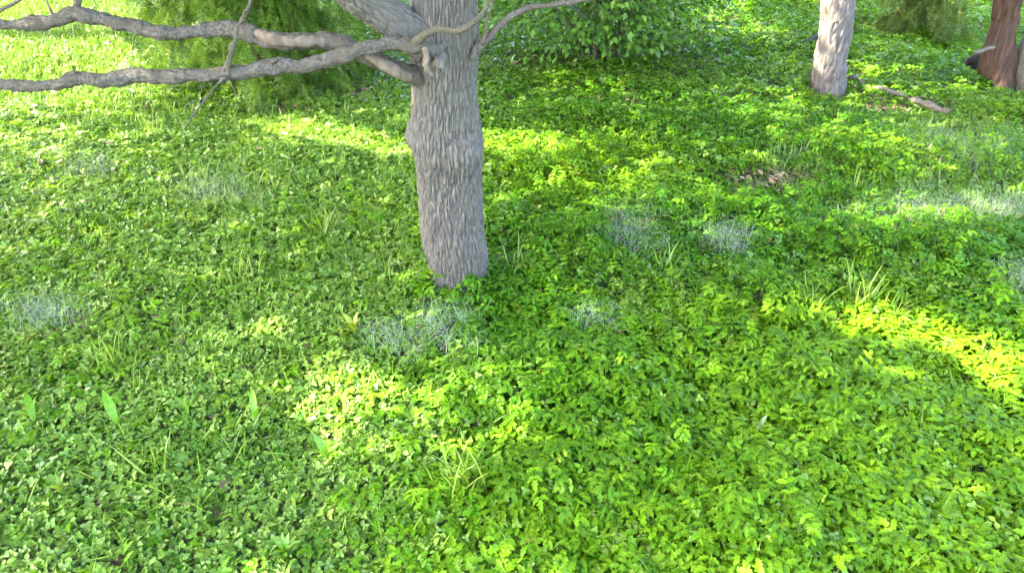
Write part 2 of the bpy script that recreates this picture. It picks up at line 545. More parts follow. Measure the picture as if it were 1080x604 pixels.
# upper bare limb
V, F = px_tube([(446, 84, 3.80, 9), (428, 76, 3.72, 9), (408, 67, 3.66, 8.5), (388, 60, 3.62, 8), (366, 49, 3.60, 8.4), (345, 43, 3.60, 8.8), (318, 44, 3.60, 8.2), (290, 43, 3.60, 8.6), (268, 37, 3.6, 9), (240, 30, 3.60, 8), (215, 33, 3.60, 6.6), (188, 36, 3.60, 6.8), (160, 32, 3.6, 7), (130, 25, 3.6, 7.2), (100, 19, 3.6, 7.2), (80, 15, 3.6, 7.2),
                (60, 21, 3.6, 6.6), (35, 25, 3.6, 6), (0, 26, 3.6, 5.4), (-60, 24, 3.6, 5), (-180, 0, 3.6, 4), (-300, -50, 3.6, 2)],
               30, .009, furrow=.008, fscale=66, fstretch=.22, lump=.009, lscale=12, seed=6)
limbB = link_mesh("limb", V, F, M_limb, TREE, smooth=True, origin=BASE)
# barkless wood on its underside by the trunk
V, F = px_tube([(432, 82, 3.66, 5), (418, 75, 3.60, 6.6), (402, 67, 3.565, 6), (386, 60, 3.55, 2.5)], 12, .012, lump=.004, lscale=20, seed=7)
link_mesh("bare_patch", V, F, M_bare, limbB, smooth=True, origin=BASE)
V, F = px_tube([(350, 44, 3.60, 3), (340, 44, 3.575, 5.5), (330, 43.5, 3.560, 6), (312, 44.5, 3.560, 6.4), (290, 42, 3.562, 6.4), (276, 38, 3.575, 5.4), (266, 35, 3.60, 3)], 16, .008, furrow=.009, fscale=60, fstretch=.2, lump=.006, lscale=18, seed=71)
link_mesh("bare_patch", V, F, M_bare, limbB, smooth=True, origin=BASE)
V, F = px_tube([(81, 14, 3.6, 5), (81, 6, 3.59, 3.6), (83, -2, 3.58, 3.2), (88, -30, 3.57, 2.6), (80, -80, 3.55, 1)], 10, .012, lump=.003, lscale=30, seed=8)
link_mesh("twig", V, F, M_limb, limbB, smooth=True, origin=BASE)
V, F = px_tube([(-20, 24, 3.6, 2.6), (0, 11, 3.58, 2), (16, 3, 3.55, 1.7), (40, -14, 3.5, 1.2), (70, -30, 3.5, .6)], 8, .015, lump=.002, lscale=30, seed=9)
link_mesh("twig", V, F, M_limb, limbB, smooth=True, origin=BASE)
V, F = px_tube([(58, 20, 3.6, 2.0), (52, 8, 3.58, 1.0), (48, -4, 3.56, .9), (42, -30, 3.5, .5)], 8, .015, seed=10)
link_mesh("twig", V, F, M_limb, limbB, smooth=True, origin=BASE)
# lichen-covered twig hanging across both limbs, with its bare end pieces
V, F = px_tube([(272, -30, 3.30, 1.2), (264, 3, 3.32, 1.9), (257, 18, 3.33, 2.1), (250, 30, 3.34, 2.2), (247, 45, 3.35, 2.5), (243, 58, 3.36, 2.5), (241, 70, 3.36, 2.2), (241, 79, 3.36, 1.6)], 10, .008, lump=.007, lscale=45, seed=11)
link_mesh("twig", V, F, M_lichen, limbA, smooth=True, origin=BASE)
for pp in ([(238, 82, 3.36, 1.8), (228, 90, 3.36, 1.2), (217, 104, 3.35, 1.3), (207, 117, 3.34, 1.3), (199, 128, 3.33, 1.3), (193, 138, 3.32, .6)],
           [(217, 104, 3.35, .9), (206, 106, 3.33, .6), (196, 111, 3.32, .4)],
           [(240, 83, 3.36, 1.2), (247, 95, 3.35, .8), (250, 104, 3.34, .5)],
           [(228, 90, 3.36, .8), (221, 89, 3.34, .6), (212, 93, 3.32, .4)]):
    V, F = px_tube([(a, b2, d, r_ * .68) for a, b2, d, r_ in pp], 6, .012, lump=.002, lscale=40, seed=int(pp[0][0]))
    link_mesh("twig", V, F, M_limb, limbA, smooth=True, origin=BASE)
# big ascending limb at upper left of the trunk
V, F = px_tube([(452, 52, 3.70, 18), (436, 36, 3.66, 20), (418, 22, 3.60, 19), (396, 8, 3.52, 17), (374, -6, 3.44, 16), (330, -40, 3.3, 15), (260, -120, 3.1, 14), (200, -260, 3.0, 11)],
               120, .013, furrow=.013, fscale=50, fstretch=.16, lump=.008, lscale=6, seed=12)
limbC = link_mesh("limb", V, F, M_bark, TREE, smooth=True, origin=BASE)
# slender branch to the right
V, F = px_tube([(497, 62, 3.72, 5), (508, 46, 3.70, 5.2), (518, 37, 3.68, 4.2), (530, 25, 3.66, 3.8), (545, 14, 3.64, 3.6), (563, 7.5, 3.62, 3.4), (585, 5, 3.6, 3.0), (612, 1, 3.58, 2.6), (660, -10, 3.55, 2), (740, -40, 3.5, 1)],
               12, .012, lump=.005, lscale=22, seed=13)
limbD = link_mesh("limb", V, F, M_limb, TREE, smooth=True, origin=BASE)
V, F = px_tube([(508, 47, 3.69, 3), (512, 36, 3.66, 2), (513, 22, 3.62, 1.5), (519, 6, 3.58, 1.3), (524, -20, 3.5, 1)], 8, .012, lump=.002, lscale=40, seed=14)
link_mesh("twig", V, F, M_limb, limbD, smooth=True, origin=BASE)

# ------------------------------------------------------------------ crowns that shade the garden
RT_BASE = ground_at(870, 101)          # pale tree on the right
TL1 = np.array([-8.3, 3.2, 0.0]); TL2 = np.array([-9.6, 9.5, 0.0]); TL3 = np.array([-5.2, 15.5, 0.0])
for t_ in (TL1, TL2, TL3): t_[2] = float(ground_z(t_[0], t_[1])) * .7 - .05
CROWN_LEAF = leaf6(.17, .12, .1, .2)
n_c = 74000
gx = R.uniform(-7.5, 9.5, n_c); gy = R.uniform(0.3, 17, n_c)
hh = R.uniform(4.0, 8.6, n_c)
cl_pos = np.stack([gx, gy, np.zeros(n_c)], 1) + SUN[None] * (hh / SUN[2])[:, None]
ppx, ppy, _ = project(np.stack([gx, gy, np.full(n_c, .1)], 1))
keep = R.random(n_c) > lit(ppx, ppy) * 1.02
tt = (cl_pos[:, 0] - RT_BASE[0]) / SUN[0]                 # where the ray crosses the pale trunk
hit = cl_pos - SUN[None] * tt[:, None]
on = (np.abs(hit[:, 1] - RT_BASE[1]) < .32) & (hit[:, 2] > .1) & (hit[:, 2] < 1.8)
keep &= ~(on & (R.random(n_c) < .85))
keep &= fbm(N4, gx * 1.3, gy * 1.3, 3) > .14              # ordinary small gaps
cl_pos = cl_pos[keep]
bases = [BASE, TL1, TL2, TL3]
dist = np.stack([np.hypot(cl_pos[:, 0] - b2[0], cl_pos[:, 1] - b2[1]) * w for b2, w in zip(bases, (1.25, 1, 1, 1))], 1)
own = dist.argmin(1)
owners = [TREE]  # the trees below are out of view, added to cast the dappled shade
for b2, lab in ((TL1, "unseen leafy tree added for shade beyond the left edge of the picture, nearest the camera"),
                (TL2, "unseen leafy tree added for shade standing beyond the left edge of the picture, behind the nearer one"),
                (TL3, "unseen leafy tree added for shade standing far behind the drooping conifer, beyond the top of the picture")):
    t = empty("unseen_shade_tree", b2, lab, "tree", "unseen leafy trees added for shade")
    V, F = tube([b2 + np.array([0, 0, -.2]), b2 + np.array([.05, .1, 1.5]), b2 + np.array([.2, .1, 3.5]), b2 + np.array([.1, .3, 6.0]), b2 + np.array([.1, .2, 8.0])], [.28, .22, .18, .12, .03], 20, .15, furrow=.01, fscale=20, lump=.02, seed=int(b2[1]))
    tk = link_mesh("trunk", V, F, M_bark, t, smooth=True, origin=b2)
    for k in range(7):
        a = k * 2.4; h0 = 2.6 + .6 * k
        d = np.array([math.cos(a), math.sin(a), 0])
        V, F = tube([b2 + np.array([.15, .15, h0]), b2 + d * 1.2 + np.array([0, 0, h0 + .8]), b2 + d * 2.8 + np.array([0, 0, h0 + 1.5])], [.09, .06, .015], 8, .2, lump=.01, seed=k)
        link_mesh("limb", V, F, M_bark, t, smooth=True, origin=b2)
    owners.append(t)
for k, (ow, b2) in enumerate(zip(owners, bases)):
    s_ = own == k
    nn = int(s_.sum())
    if not nn: continue
    B = Buf()
    colr = np.array([.06, .12, .025]) * R.uniform(.7, 1.4, (nn, 1)) * np.array([1, 1, 1])
    B.scatter(CROWN_LEAF, cl_pos[s_], R.uniform(0, 6.28, nn), R.normal(-.3, .5, nn), R.normal(0, .5, nn), R.uniform(.8, 1.5, nn), colr)
    c_ = B.link("crown", M_crown, ow, origin=b2)
    tag(c_, kind="stuff")

# ------------------------------------------------------------------ PALE TREE on the right
RT = empty("pale_tree", RT_BASE, "pale pinkish tree trunk in sunlight at upper right beside a fallen branch", "tree")
rd = project(RT_BASE[None])[2][0]
SILR = [(118, 848, 899), (104, 854, 892), (95, 857, 890), (80, 858, 890), (60, 861, 893), (40, 864, 896), (20, 866, 900), (0, 867, 904)]
LR = len(SILR) - 1
path, rad = [], []
for row, l, r_ in SILR:
    c = (l + r_) / 2
    v = FWD + (c - 540) / FPX * RIGHT - (row - 302) / FPX * UP
    t_ = RT_BASE[1] / v[1]
    path.append(EYE + v * t_); rad.append((r_ - l) / 2 * t_ / FPX)
for k in range(1, 6):
    path.append(path[LR] + np.array([-.02 * k, .05 * k, .8 * k])); rad.append(rad[LR] * (1 - .14 * k))
V, F = tube(path, rad, 110, .018, furrow=.018, fscale=26, fstretch=.22, lump=.02, lscale=4, seed=21)
link_mesh("trunk", V, F, M_pale, RT, smooth=True, origin=RT_BASE)
for k in range(6):
    a = k * 2.2; h0 = 2.6 + .35 * k
    c0 = RT_BASE + np.array([0, .1, h0]); d = np.array([math.cos(a), math.sin(a), 0])
    V, F = tube([c0, c0 + d * .9 + np.array([0, 0, .6]), c0 + d * 2 + np.array([0, 0, 1.1])], [.07, .045, .012], 8, .2, lump=.01, seed=k)
    link_mesh("limb", V, F, M_pale, RT, smooth=True, origin=RT_BASE)
B = Buf(); nn = 2500
cpos = RT_BASE + np.array([0, .2, 4.8]) + R.normal(0, 1, (nn, 3)) * np.array([1.1, 1.1, .6])
cpos[:, 2] = np.maximum(cpos[:, 2], RT_BASE[2] + 3.2)
B.scatter(CROWN_LEAF, cpos, R.uniform(0, 6.28, nn), R.normal(-.3, .5, nn), R.normal(0, .5, nn), R.uniform(.6, 1.1, nn), np.array([.06, .12, .025]) * R.uniform(.7, 1.4, (nn, 1)))
tag(B.link("crown", M_crown, RT, origin=RT_BASE), kind="stuff")

# ------------------------------------------------------------------ RED-BROWN TREE at the right edge
def sil_tree(name, label, sil, mat, base, seed, nseg, tall=4.0, **kw):
    t = empty(name, base, label, "tree")
    path, rad = [], []
    for row, l, r_ in sil:
        c = (l + r_) / 2
        v = FWD + (c - 540) / FPX * RIGHT - (row - 302) / FPX * UP
        t_ = base[1] / v[1]
        path.append(EYE + v * t_); rad.append((r_ - l) / 2 * t_ / FPX)
    lean = (path[-1] - path[-2]) / np.linalg.norm(path[-1] - path[-2])
    end = path[-1]
    for k in range(1, 5):
        path.append(end + (lean * .5 + np.array([0, 0, .5])) * tall * k / 4); rad.append(rad[len(sil) - 1] * (1 - .2 * k))
    V, F = tube(path, rad, nseg, .03, seed=seed, **kw)
    link_mesh("trunk", V, F, mat, t, smooth=True, origin=base)
    return t, path


BR_BASE = ground_at(1050, 95)
BR, bpth = sil_tree("redwood_tree", "rough red-brown tree trunk near the upper right corner", [(112, 1029, 1074), (95, 1034, 1068), (70, 1036, 1067), (55, 1039, 1068), (40, 1044, 1070), (20, 1049, 1073), (0, 1052, 1077)], M_brown, BR_BASE, 22, 70, furrow=.03, fscale=17, fstretch=.12, lump=.02, lscale=4)
bd = project(BR_BASE[None])[2][0]
V, F = px_tube([(1060, 49, bd - .25, 3), (1046, 50, bd - .34, 2.2), (1036, 54, bd - .36, 2.1), (1027, 55, bd - .36, 1.8)], 10, .02, lump=.01, lscale=14, seed=23)
link_mesh("broken_branch", V, F, M_dead, BR, smooth=True, origin=BR_BASE)
GR_BASE = ground_at(1086, 104)
GR, _ = sil_tree("leaning_tree", "smooth grey leaning tree trunk cut off by the right edge of the picture", [(112, 1064, 1104), (97, 1069, 1104), (80, 1072, 1106), (60, 1077, 1112), (40, 1082, 1118), (0, 1096, 1132)], M_bark, GR_BASE, 24, 40, furrow=.008, fscale=20, lump=.02, lscale=3)
for t, base, top, mt in ((BR, BR_BASE, bpth[-2], M_brown), (GR, GR_BASE, _[-2], M_bark)):
    B = Buf(); nn = 900
    cpos = top + R.normal(0, 1, (nn, 3)) * np.array([1., 1., .7]); cpos[:, 2] = np.maximum(cpos[:, 2], 3.2)
    B.scatter(CROWN_LEAF, cpos, R.uniform(0, 6.28, nn), R.normal(-.3, .5, nn), R.normal(0, .5, nn), R.uniform(.6, 1.1, nn), np.array([.05, .11, .025]) * R.uniform(.7, 1.4, (nn, 1)))
    tag(B.link("crown", M_crown, t, origin=base), kind="stuff")
    for k in range(4):
        a = k * 1.7; d = np.array([math.cos(a), math.sin(a), .5])
        V, F = tube([top - np.array([0, 0, .6]), top + d * .5, top + d * 1.3], [.06, .04, .01], 8, .2, seed=k)
        link_mesh("limb", V, F, mt, t, smooth=True, origin=base)

# rotten stump beside the red-brown trunk, and the black log behind the pale tree
sb = ground_at(1029, 84)
V, F = tube([sb + np.array([0, 0, -.1]), sb + np.array([0, 0, .15]), sb + np.array([.03, 0, .30]), sb + np.array([.05, 0, .40])], [.17, .14, .10, .05], 22, .03, lump=.07, lscale=8, seed=25)
o = link_mesh("rotten_stump", V, F, M_rot, smooth=True, origin=sb)
tag(o, "small dark rotten stump tucked against the left side of the red-brown trunk", "stump")
lb = ground_at(852, 56)
ld = project(lb[None])[2][0] - .05
V, F = px_tube([(846, 53, ld, 3.0), (849, 49, ld, 6), (856, 46, ld + .05, 8), (866, 43, ld + .1, 8.5), (878, 40, ld + .2, 7)], 18, .03, lump=.03, lscale=8, seed=26)
o = link_mesh("rotten_log", V, F, M_rot, smooth=True, origin=lb)
tag(o, "short black rotten log lying behind the foot of the pale tree", "log")

# fallen pale branch on the grass
fb = ground_at(950, 108)
fp = []
for a, b2, r_ in ((888, 88, 3.2), (899, 92, 3.0), (912, 98, 2.6), (928, 103, 3.4), (942, 105, 4.2), (958, 109, 3.4), (975, 116, 4.2), (993, 123, 3.6), (999, 126, 1.5)):
    gp = ground_at(a, b2 + 5)
    gp[2] += .125 + .03 * math.sin(a * .7)
    dd = project(gp[None])[2][0]
    fp.append((gp, .62 * r_ * dd / FPX))
V, F = tube([p_ for p_, _r in fp], [r_ for _p, r_ in fp], 16, .02, furrow=.006, fscale=45, lump=.02, lscale=9, seed=27)
o = link_mesh("fallen_branch", V, F, M_dead, smooth=True, origin=fb)
tag(o, "pale weathered fallen branch lying in the weeds right of the pale tree", "branch")

# ------------------------------------------------------------------ conifers with drooping sprays
def make_spray(L=.24, n=11):
    ps = [T([(-.003, 0, 0), (.003, 0, 0), (0, L, -.12 * L)], [(0, 1, 2)])]
    for k in range(n):
        t = (k + .6) / n
        l = .034 * math.sin(math.pi * (0.15 + .75 * t)) + .010
        y = L * t; z = -.12 * L * t * t
        for s in (1, -1):
            ps.append(T([(0, y - .006, z), (s * l, y + l * .75, z + (.4 if (k + s) % 3 else -.5) * l), (0, y + .006, z)], [(0, 1, 2)]))
    return join_t(ps)


SPRAY = make_spray()


def conifer(name, label, base, nbranch, reach, zlo, zhi, dens, tr, col_a, col_b, group=None, az=(0, 6.283), droop=.9, sc=1.0):
    t = empty(name, base, label, "conifer", group)
    b0 = np.array(base)
    V, F = tube([b0 + np.array([0, 0, -.2]), b0 + np.array([0, .02, 1]), b0 + np.array([.03, .03, 2.4]), b0 + np.array([0, 0, zhi + 1.0])], [tr * 1.2, tr, tr * .75, .015], 22, .05, furrow=.012, fscale=22, fstretch=.15, lump=.01, seed=33)
    link_mesh("trunk", V, F, M_brown, t, smooth=True, origin=base)
    B = Buf()
    for k in range(nbranch):
        z0 = zlo + (zhi - zlo) * (k + R.random()) / nbranch
        a = R.uniform(*az)
        ln = reach * R.uniform(.65, 1.1) * (1 - .45 * max(0, (z0 - 1.5)) / max(.1, zhi - 1.0))
        d = np.array([math.cos(a), math.sin(a), 0])
        ts = np.linspace(0, 1, 7)
        rise = R.uniform(.05, .25)
        pts = [b0 + np.array([0, 0, z0]) + d * ln * u + np.array([0, 0, rise * u - droop * ln * u * u * R.uniform(.85, 1.1)]) for u in ts]
        for p_ in pts:
            p_[2] = max(p_[2], b0[2] + .10 + R.random() * .1)
        if k % 2 == 0:
            V, F = tube(pts, list(np.linspace(.014, .003, 7)), 6, .08, seed=k)
            link_mesh("bough", V, F, M_brown, t, smooth=True, origin=base)
        ns = int(dens * ln)
        u = R.uniform(.15, 1.02, ns)
        pa = np.array(pts)
        pos = np.stack([np.interp(u, ts, pa[:, c]) for c in range(3)], 1) + R.normal(0, .045, (ns, 3))
        yaw = a - math.pi / 2 + R.normal(0, 1.1, ns)
        tilt = R.normal(-1.0, .45, ns)
        w = R.random((ns, 1))
        colr = (np.array(col_a) * (1 - w) + np.array(col_b) * w) * R.uniform(.75, 1.25, (ns, 1))
        B.scatter(SPRAY, pos, yaw, tilt, R.normal(0, .9, ns), R.uniform(.6, 1.3, ns) * sc, colr)
    fo = B.link("foliage", M_conifer, t, origin=base)
    tag(fo, kind="stuff")
    return t


CB = ground_at(280, 80)
conifer("drooping_conifer", "large bright green drooping conifer behind the bare limbs at upper left", CB, 110, 1.25, .30, 3.4, 105, .085, (.035, .09, .008), (.14, .23, .018), "drooping conifers")
CB2 = ground_at(958, 48)
conifer("drooping_conifer", "olive green feathery conifer between the pale trunk and the red-brown trunk", CB2, 60, .85, .38, 3.0, 160, .04, (.05, .095, .012), (.12, .17, .025), "drooping conifers", sc=.9)
CB3 = ground_at(838, 2)
conifer("drooping_conifer", "yellow-green conifer tip showing left of the top of the pale trunk", CB3, 40, .75, .25, 2.6, 140, .04, (.08, .14, .015), (.16, .22, .02), "drooping conifers", sc=.9)

# ------------------------------------------------------------------ broad-leaved shrub at the top, right of the main trunk
SB_ = ground_at(636, 70)
SH = empty("leafy_shrub", SB_, "dark green broad-leaved shrub behind the main trunk at top centre", "shrub")
for k in range(16):
    a = R.uniform(0, 6.28); r_ = R.uniform(.3, 1.3)
    tip = SB_ + np.array([math.cos(a) * r_, math.sin(a) * r_ * .8, R.uniform(.8, 1.6)])
    mid = SB_ * .6 + tip * .4 + np.array([0, 0, .2])
    V, F = tube([SB_ + np.array([math.cos(a) * .15, math.sin(a) * .15, -.1]), mid, tip], [.02, .014, .004], 7, .08, lump=.004, seed=k)
    link_mesh("stem", V, F, M_limb, SH, smooth=True, origin=SB_)
B = Buf()
OVAL = leaf6(.085, .056, .1, .15)
nn = 12000
dirs = R.normal(0, 1, (nn, 3)); dirs /= np.linalg.norm(dirs, axis=1)[:, None]
rr = R.random(nn) ** .45
lob = .78 + .45 * fbm(N3, np.arctan2(dirs[:, 1], dirs[:, 0]) * 2.4 + 20, dirs[:, 2] * 3 + 9)
sp = dirs * (rr * lob)[:, None] * np.array([1.55, 1.05, 1.05]) + np.array([0, .25, .9])
ok = (sp[:, 2] > .05 + .15 * R.random(nn)) & (fbm(N5, sp[:, 0] * 3 + sp[:, 1] * 2, sp[:, 2] * 3.2 + sp[:, 1]) > .40)
sp = sp[ok]; dirs = dirs[ok]; nn = len(sp)
yaw = np.arctan2(dirs[:, 1], dirs[:, 0]) - math.pi / 2 + R.normal(0, .7, nn)
w = R.random((nn, 1))
colr = (np.array([.04, .115, .010]) * (1 - w) + np.array([.105, .215, .022]) * w) * R.uniform(.75, 1.3, (nn, 1))
B.scatter(OVAL, sp + SB_, yaw, R.normal(-.25, .5, nn), R.normal(0, .5, nn), R.uniform(.6, 1.3, nn), colr)
tag(B.link("foliage", M_shrub, SH, origin=SB_), kind="stuff")

# ------------------------------------------------------------------ ground cover
def even(n_per_m2, d0, d1, mx=1.3):
    hm = ((d1 * .845 + CAM_H * .53) * .72 + mx)
    n = int(n_per_m2 * 2 * hm * (d1 - d0))
    x = R.uniform(-hm, hm, n); y = R.uniform(d0, d1, n)
    k = np.abs(x) < (y * .845 + CAM_H * .53) * .72 + mx
    return x[k], y[k]


OBST = [(BASE, .17), (RT_BASE, .18), (BR_BASE, .2)]


def clear(x, y):
    k = np.ones(len(x), bool)
    for b2, r_ in OBST:
        k &= np.hypot(x - b2[0], y - b2[1]) > r_
    return k


BARE = [(955, 112, 50, 9, .6), (805, 188, 58, 11, .97), (345, 92, 60, 14, .75), (735, 62, 45, 14, .6), (570, 66, 60, 9, .7), (230, 548, 30, 12, .5), (285, 545, 25, 8, .45), (300, 115, 40, 10, .4), (600, 466, 14, 8, .8), (730, 430, 30, 12, .45), (1010, 415, 40, 14, .4), (45, 175, 40, 8, .3), (880, 100, 30, 8, .3)]
LOW = [(875, 108, 45, 16), (955, 120, 60, 18), (1050, 104, 40, 14), (805, 200, 65, 20)]
SEED_SPOTS = [(662, 250, 30, 36), (762, 262, 26, 22), (438, 366, 50, 22), (960, 232, 55, 17), (1068, 305, 26, 18), (55, 340, 40, 20), (100, 182, 24, 9), (235, 208, 34, 13), (628, 352, 24, 16), (1015, 165, 60, 26), (1045, 228, 40, 16), (472, 346, 26, 12)]


def ell(px, py, lst):
    v = np.zeros_like(px)
    for e in lst:
        cx, cy, rx, ry = e[:4]
        st = e[4] if len(e) > 4 else 1
        v = np.maximum(v, st * (1 - sstep(.5, 1.2, np.hypot((px - cx) / rx, (py - cy) / ry))))
    return v


def left_mask(px, py):          # 1 where the low small-leaved plants rule (left), 0 where the tall leafy ones do (right)
    e = 470 - (py - 300) * .05
    return 1 - sstep(-140, 130, px - e)


def canopy_h(x, y, m):
    base_h = .055 * m + .13 * (1 - m)
    return base_h * (.30 + 1.5 * fbm(N2, x * 2.1 + 4, y * 2.1, 3))


def mixc(a, b2, w):
    return np.array(a) * (1 - w) + np.array(b2) * w


def scatter_cover(B, tmpl, dens, d0, d1, prob, c0, c1, sc=(.7, 1.25), low=.15, tsd=.32, spread=1.0, tmean=-.05):
    x, y = even(dens, d0, d1)
    z = ground_z(x, y)
    px, py, dd = project(np.stack([x, y, z + .05], 1))
    m_ = left_mask(px, py)
    pr = prob(px, py, x, y, m_) * (1 - .92 * ell(px, py, BARE)) * (1 - .45 * ell(px, py, SEED_SPOTS))
    k = (R.random(len(x)) < pr) & clear(x, y)
    x, y, z, m_, px, py = x[k], y[k], z[k], m_[k], px[k], py[k]
    n = len(x)
    h = canopy_h(x, y, m_) * spread
    s = ridge_s(x, y)
    h = h * (1 + .7 * sstep(.5, 1.8, s) * sstep(.8, 2.5, x)) * (1 - .55 * ell(px, py, LOW))
    zz = z + h * (low + (1 - low) * np.sqrt(R.random(n)))
    w = np.clip(fbm(N3, x * .9 + 11, y * .9 + 2, 3) * 1.5 - .25 + R.normal(0, .22, n), 0, 1)[:, None]
    col = mixc(c0, c1, w) * R.uniform(.78, 1.22, (n, 1))
    yel = (R.random(n) < .008)[:, None]
    col = np.where(yel, np.array([.13, .19, .012]), col)
    B.scatter(tmpl, np.stack([x, y, zz], 1), R.uniform(0, 6.283, n), R.normal(tmean, tsd, n), R.normal(0, tsd, n), R.uniform(*sc, n), col)
    return n


E0, E1 = (.052, .158, .003), (.118, .235, .004)
C0, C1 = (.088, .190, .018), (.160, .265, .028)
Y0, Y1 = (.09, .17, .02), (.15, .22, .03)

def not_lawn(px, py):
    return 1 - (1 - sstep(150, 260, px + (py - 60) * .9)) * (1 - sstep(70, 150, py)) * .75


B = Buf(); tot = {}
tot['elder_near'] = scatter_cover(B, ELDER_N, 860, 1.0, 3.6, lambda px, py, x, y, m_: (1 - m_) * .75 + .03, E0, E1, (.75, 1.25), tsd=.22)
tot['tern_near'] = scatter_cover(B, TERN_N, 900, 1.0, 3.6, lambda px, py, x, y, m_: (1 - m_) * .75 + .06 * m_, E0, E1, (.7, 1.2), tsd=.24)
tot['tall'] = scatter_cover(B, ELDER_N, 420, 1.0, 6.3, lambda px, py, x, y, m_: (.25 + .75 * (1 - m_)) * np.maximum(.8 * sstep(.54, .66, fbm(N5, x * 1.4 + 31, y * 1.4 + 5, 3)), 2.2 * ell(px, py, [(535, 306, 55, 26), (446, 304, 26, 16), (490, 316, 40, 8)])), E0, E1, (.65, 1.1), spread=1.6, low=.5)
tot['elder_mid'] = scatter_cover(B, ELDER_F, 620, 3.6, 7.0, lambda px, py, x, y, m_: (1 - m_) * .8 + .06, E0, E1, (.55, .95), tsd=.26)
tot['tern_mid'] = scatter_cover(B, TERN_F, 700, 3.6, 7.0, lambda px, py, x, y, m_: (1 - m_) * .75 + .10, E0, E1, (.5, 1.0))
tot['tern_far'] = scatter_cover(B, TERN_F, 430, 7.0, 22, lambda px, py, x, y, m_: ((1 - m_) * .75 + .2) * not_lawn(px, py), E0, E1, (.7, 1.25))
o = B.link("leafy_ground_cover", M_leaf)
tag(o, "tall green ground cover of toothed three and five part leaves on the right half", "ground cover", None, "stuff")

B = Buf()
tot['clover_near'] = scatter_cover(B, CLOVER_N, 3000, 1.0, 3.8, lambda px, py, x, y, m_: .85 * m_ + .06, C0, C1, (.6, 1.15), tsd=.42)
tot['clover_mid'] = scatter_cover(B, CLOVER_F, 2000, 3.8, 7.2, lambda px, py, x, y, m_: .85 * m_ + .12, C0, C1, (.7, 1.35), tsd=.42)
tot['ivy'] = scatter_cover(B, IVY, 900, 1.0, 7.2, lambda px, py, x, y, m_: .55 * m_ + .12, C0, C1, (.6, 1.25))
tot['clover_far'] = scatter_cover(B, CLOVER_F, 620, 7.2, 22, lambda px, py, x, y, m_: (.75 * m_ + .2) * (.35 + .65 * not_lawn(px, py)), (.08, .17, .018), (.14, .23, .022), (1.0, 1.9))
o = B.link("small_leaved_ground_cover", M_clover)
tag(o, "low pale green carpet of small rounded leaves on the left half", "ground cover", None, "stuff")

B = Buf()
tot['yel'] = scatter_cover(B, TERN_F, 420, 1.2, 9, lambda px, py, x, y, m_: .8 * sstep(.56, .68, fbm(N5, x * 1.1, y * 1.1, 3)), Y0, Y1, (.4, .8), spread=1.25)
o = B.link("yellow_green_weeds", M_leaf)
tag(o, "patches of yellow-green young weeds scattered through the ground cover", "weeds", None, "stuff")

B = Buf()


def grass(dens, d0, d1, prob, hmin, hmax, c0, c1, tm=BLADE):
    x, y = even(dens, d0, d1)
    z = ground_z(x, y)
    px, py, dd = project(np.stack([x, y, z + .05], 1))
    m_ = left_mask(px, py)
    k = (R.random(len(x)) < prob(px, py, x, y, m_) * (1 - .8 * ell(px, py, BARE))) & clear(x, y)
    x, y, z = x[k], y[k], z[k]; n = len(x)
    w = R.random((n, 1))
    B.scatter(tm, np.stack([x, y, z], 1), R.uniform(0, 6.283, n), R.normal(0, .3, n), R.normal(0, .3, n), R.uniform(hmin, hmax, n), mixc(c0, c1, w) * R.uniform(.8, 1.25, (n, 1)))
    return n


tot['grass'] = grass(260, 1.0, 7.5, lambda px, py, x, y, m_: sstep(.42, .62, fbm(N4, x * .8 + 3, y * .8, 3)), .07, .20, (.08, .18, .01), (.15, .24, .015))
tot['lawn'] = grass(1700, 6.5, 20, lambda px, py, x, y, m_: .12 + .88 * (1 - not_lawn(px, py)) / .75, .06, .15, (.075, .16, .014), (.12, .205, .02), blade(1.0, .04))
GREY = [(960, 228, 130, 36), (1015, 165, 95, 40), (1060, 215, 60, 30), (880, 255, 60, 18), (850, 180, 50, 22), (240, 200, 70, 30, .25), (668, 250, 40, 34, .3), (440, 362, 60, 26, .3)]
tot['fine'] = grass(2300, 4.0, 8.5, lambda px, py, x, y, m_: .8 * ell(px, py, GREY), .10, .22, (.14, .20, .07), (.23, .28, .14), blade(1.0, .010))
o = B.link("grass", M_grass)
tag(o, "thin grass blades growing through the ground cover and the upper left lawn", "grass", None, "stuff")

# dry leaf litter where the cover is thin
B = Buf()
n = 26000
x, y = even(60, 1.0, 15); z = ground_z(x, y)
x2, y2 = even(700, 3, 13); z2 = ground_z(x2, y2)
px, py, _ = project(np.stack([x2, y2, z2], 1))
k = R.random(len(x2)) < ell(px, py, BARE)
x = np.concatenate([x, x2[k]]); y = np.concatenate([y, y2[k]]); z = np.concatenate([z, z2[k]]); n = len(x)
B.scatter(leaf6(.06, .035, .2, -.1), np.stack([x, y, z + .012 + R.random(n) * .02], 1), R.uniform(0, 6.28, n), R.normal(0, .3, n), R.normal(0, .4, n), R.uniform(.6, 1.3, n),
          mixc((.14, .085, .045), (.36, .25, .15), R.random((n, 1))))
o = B.link("dry_leaves", M_dry)
tag(o, "brown dry leaves littering the bare spots between the plants", "leaf litter", None, "stuff")

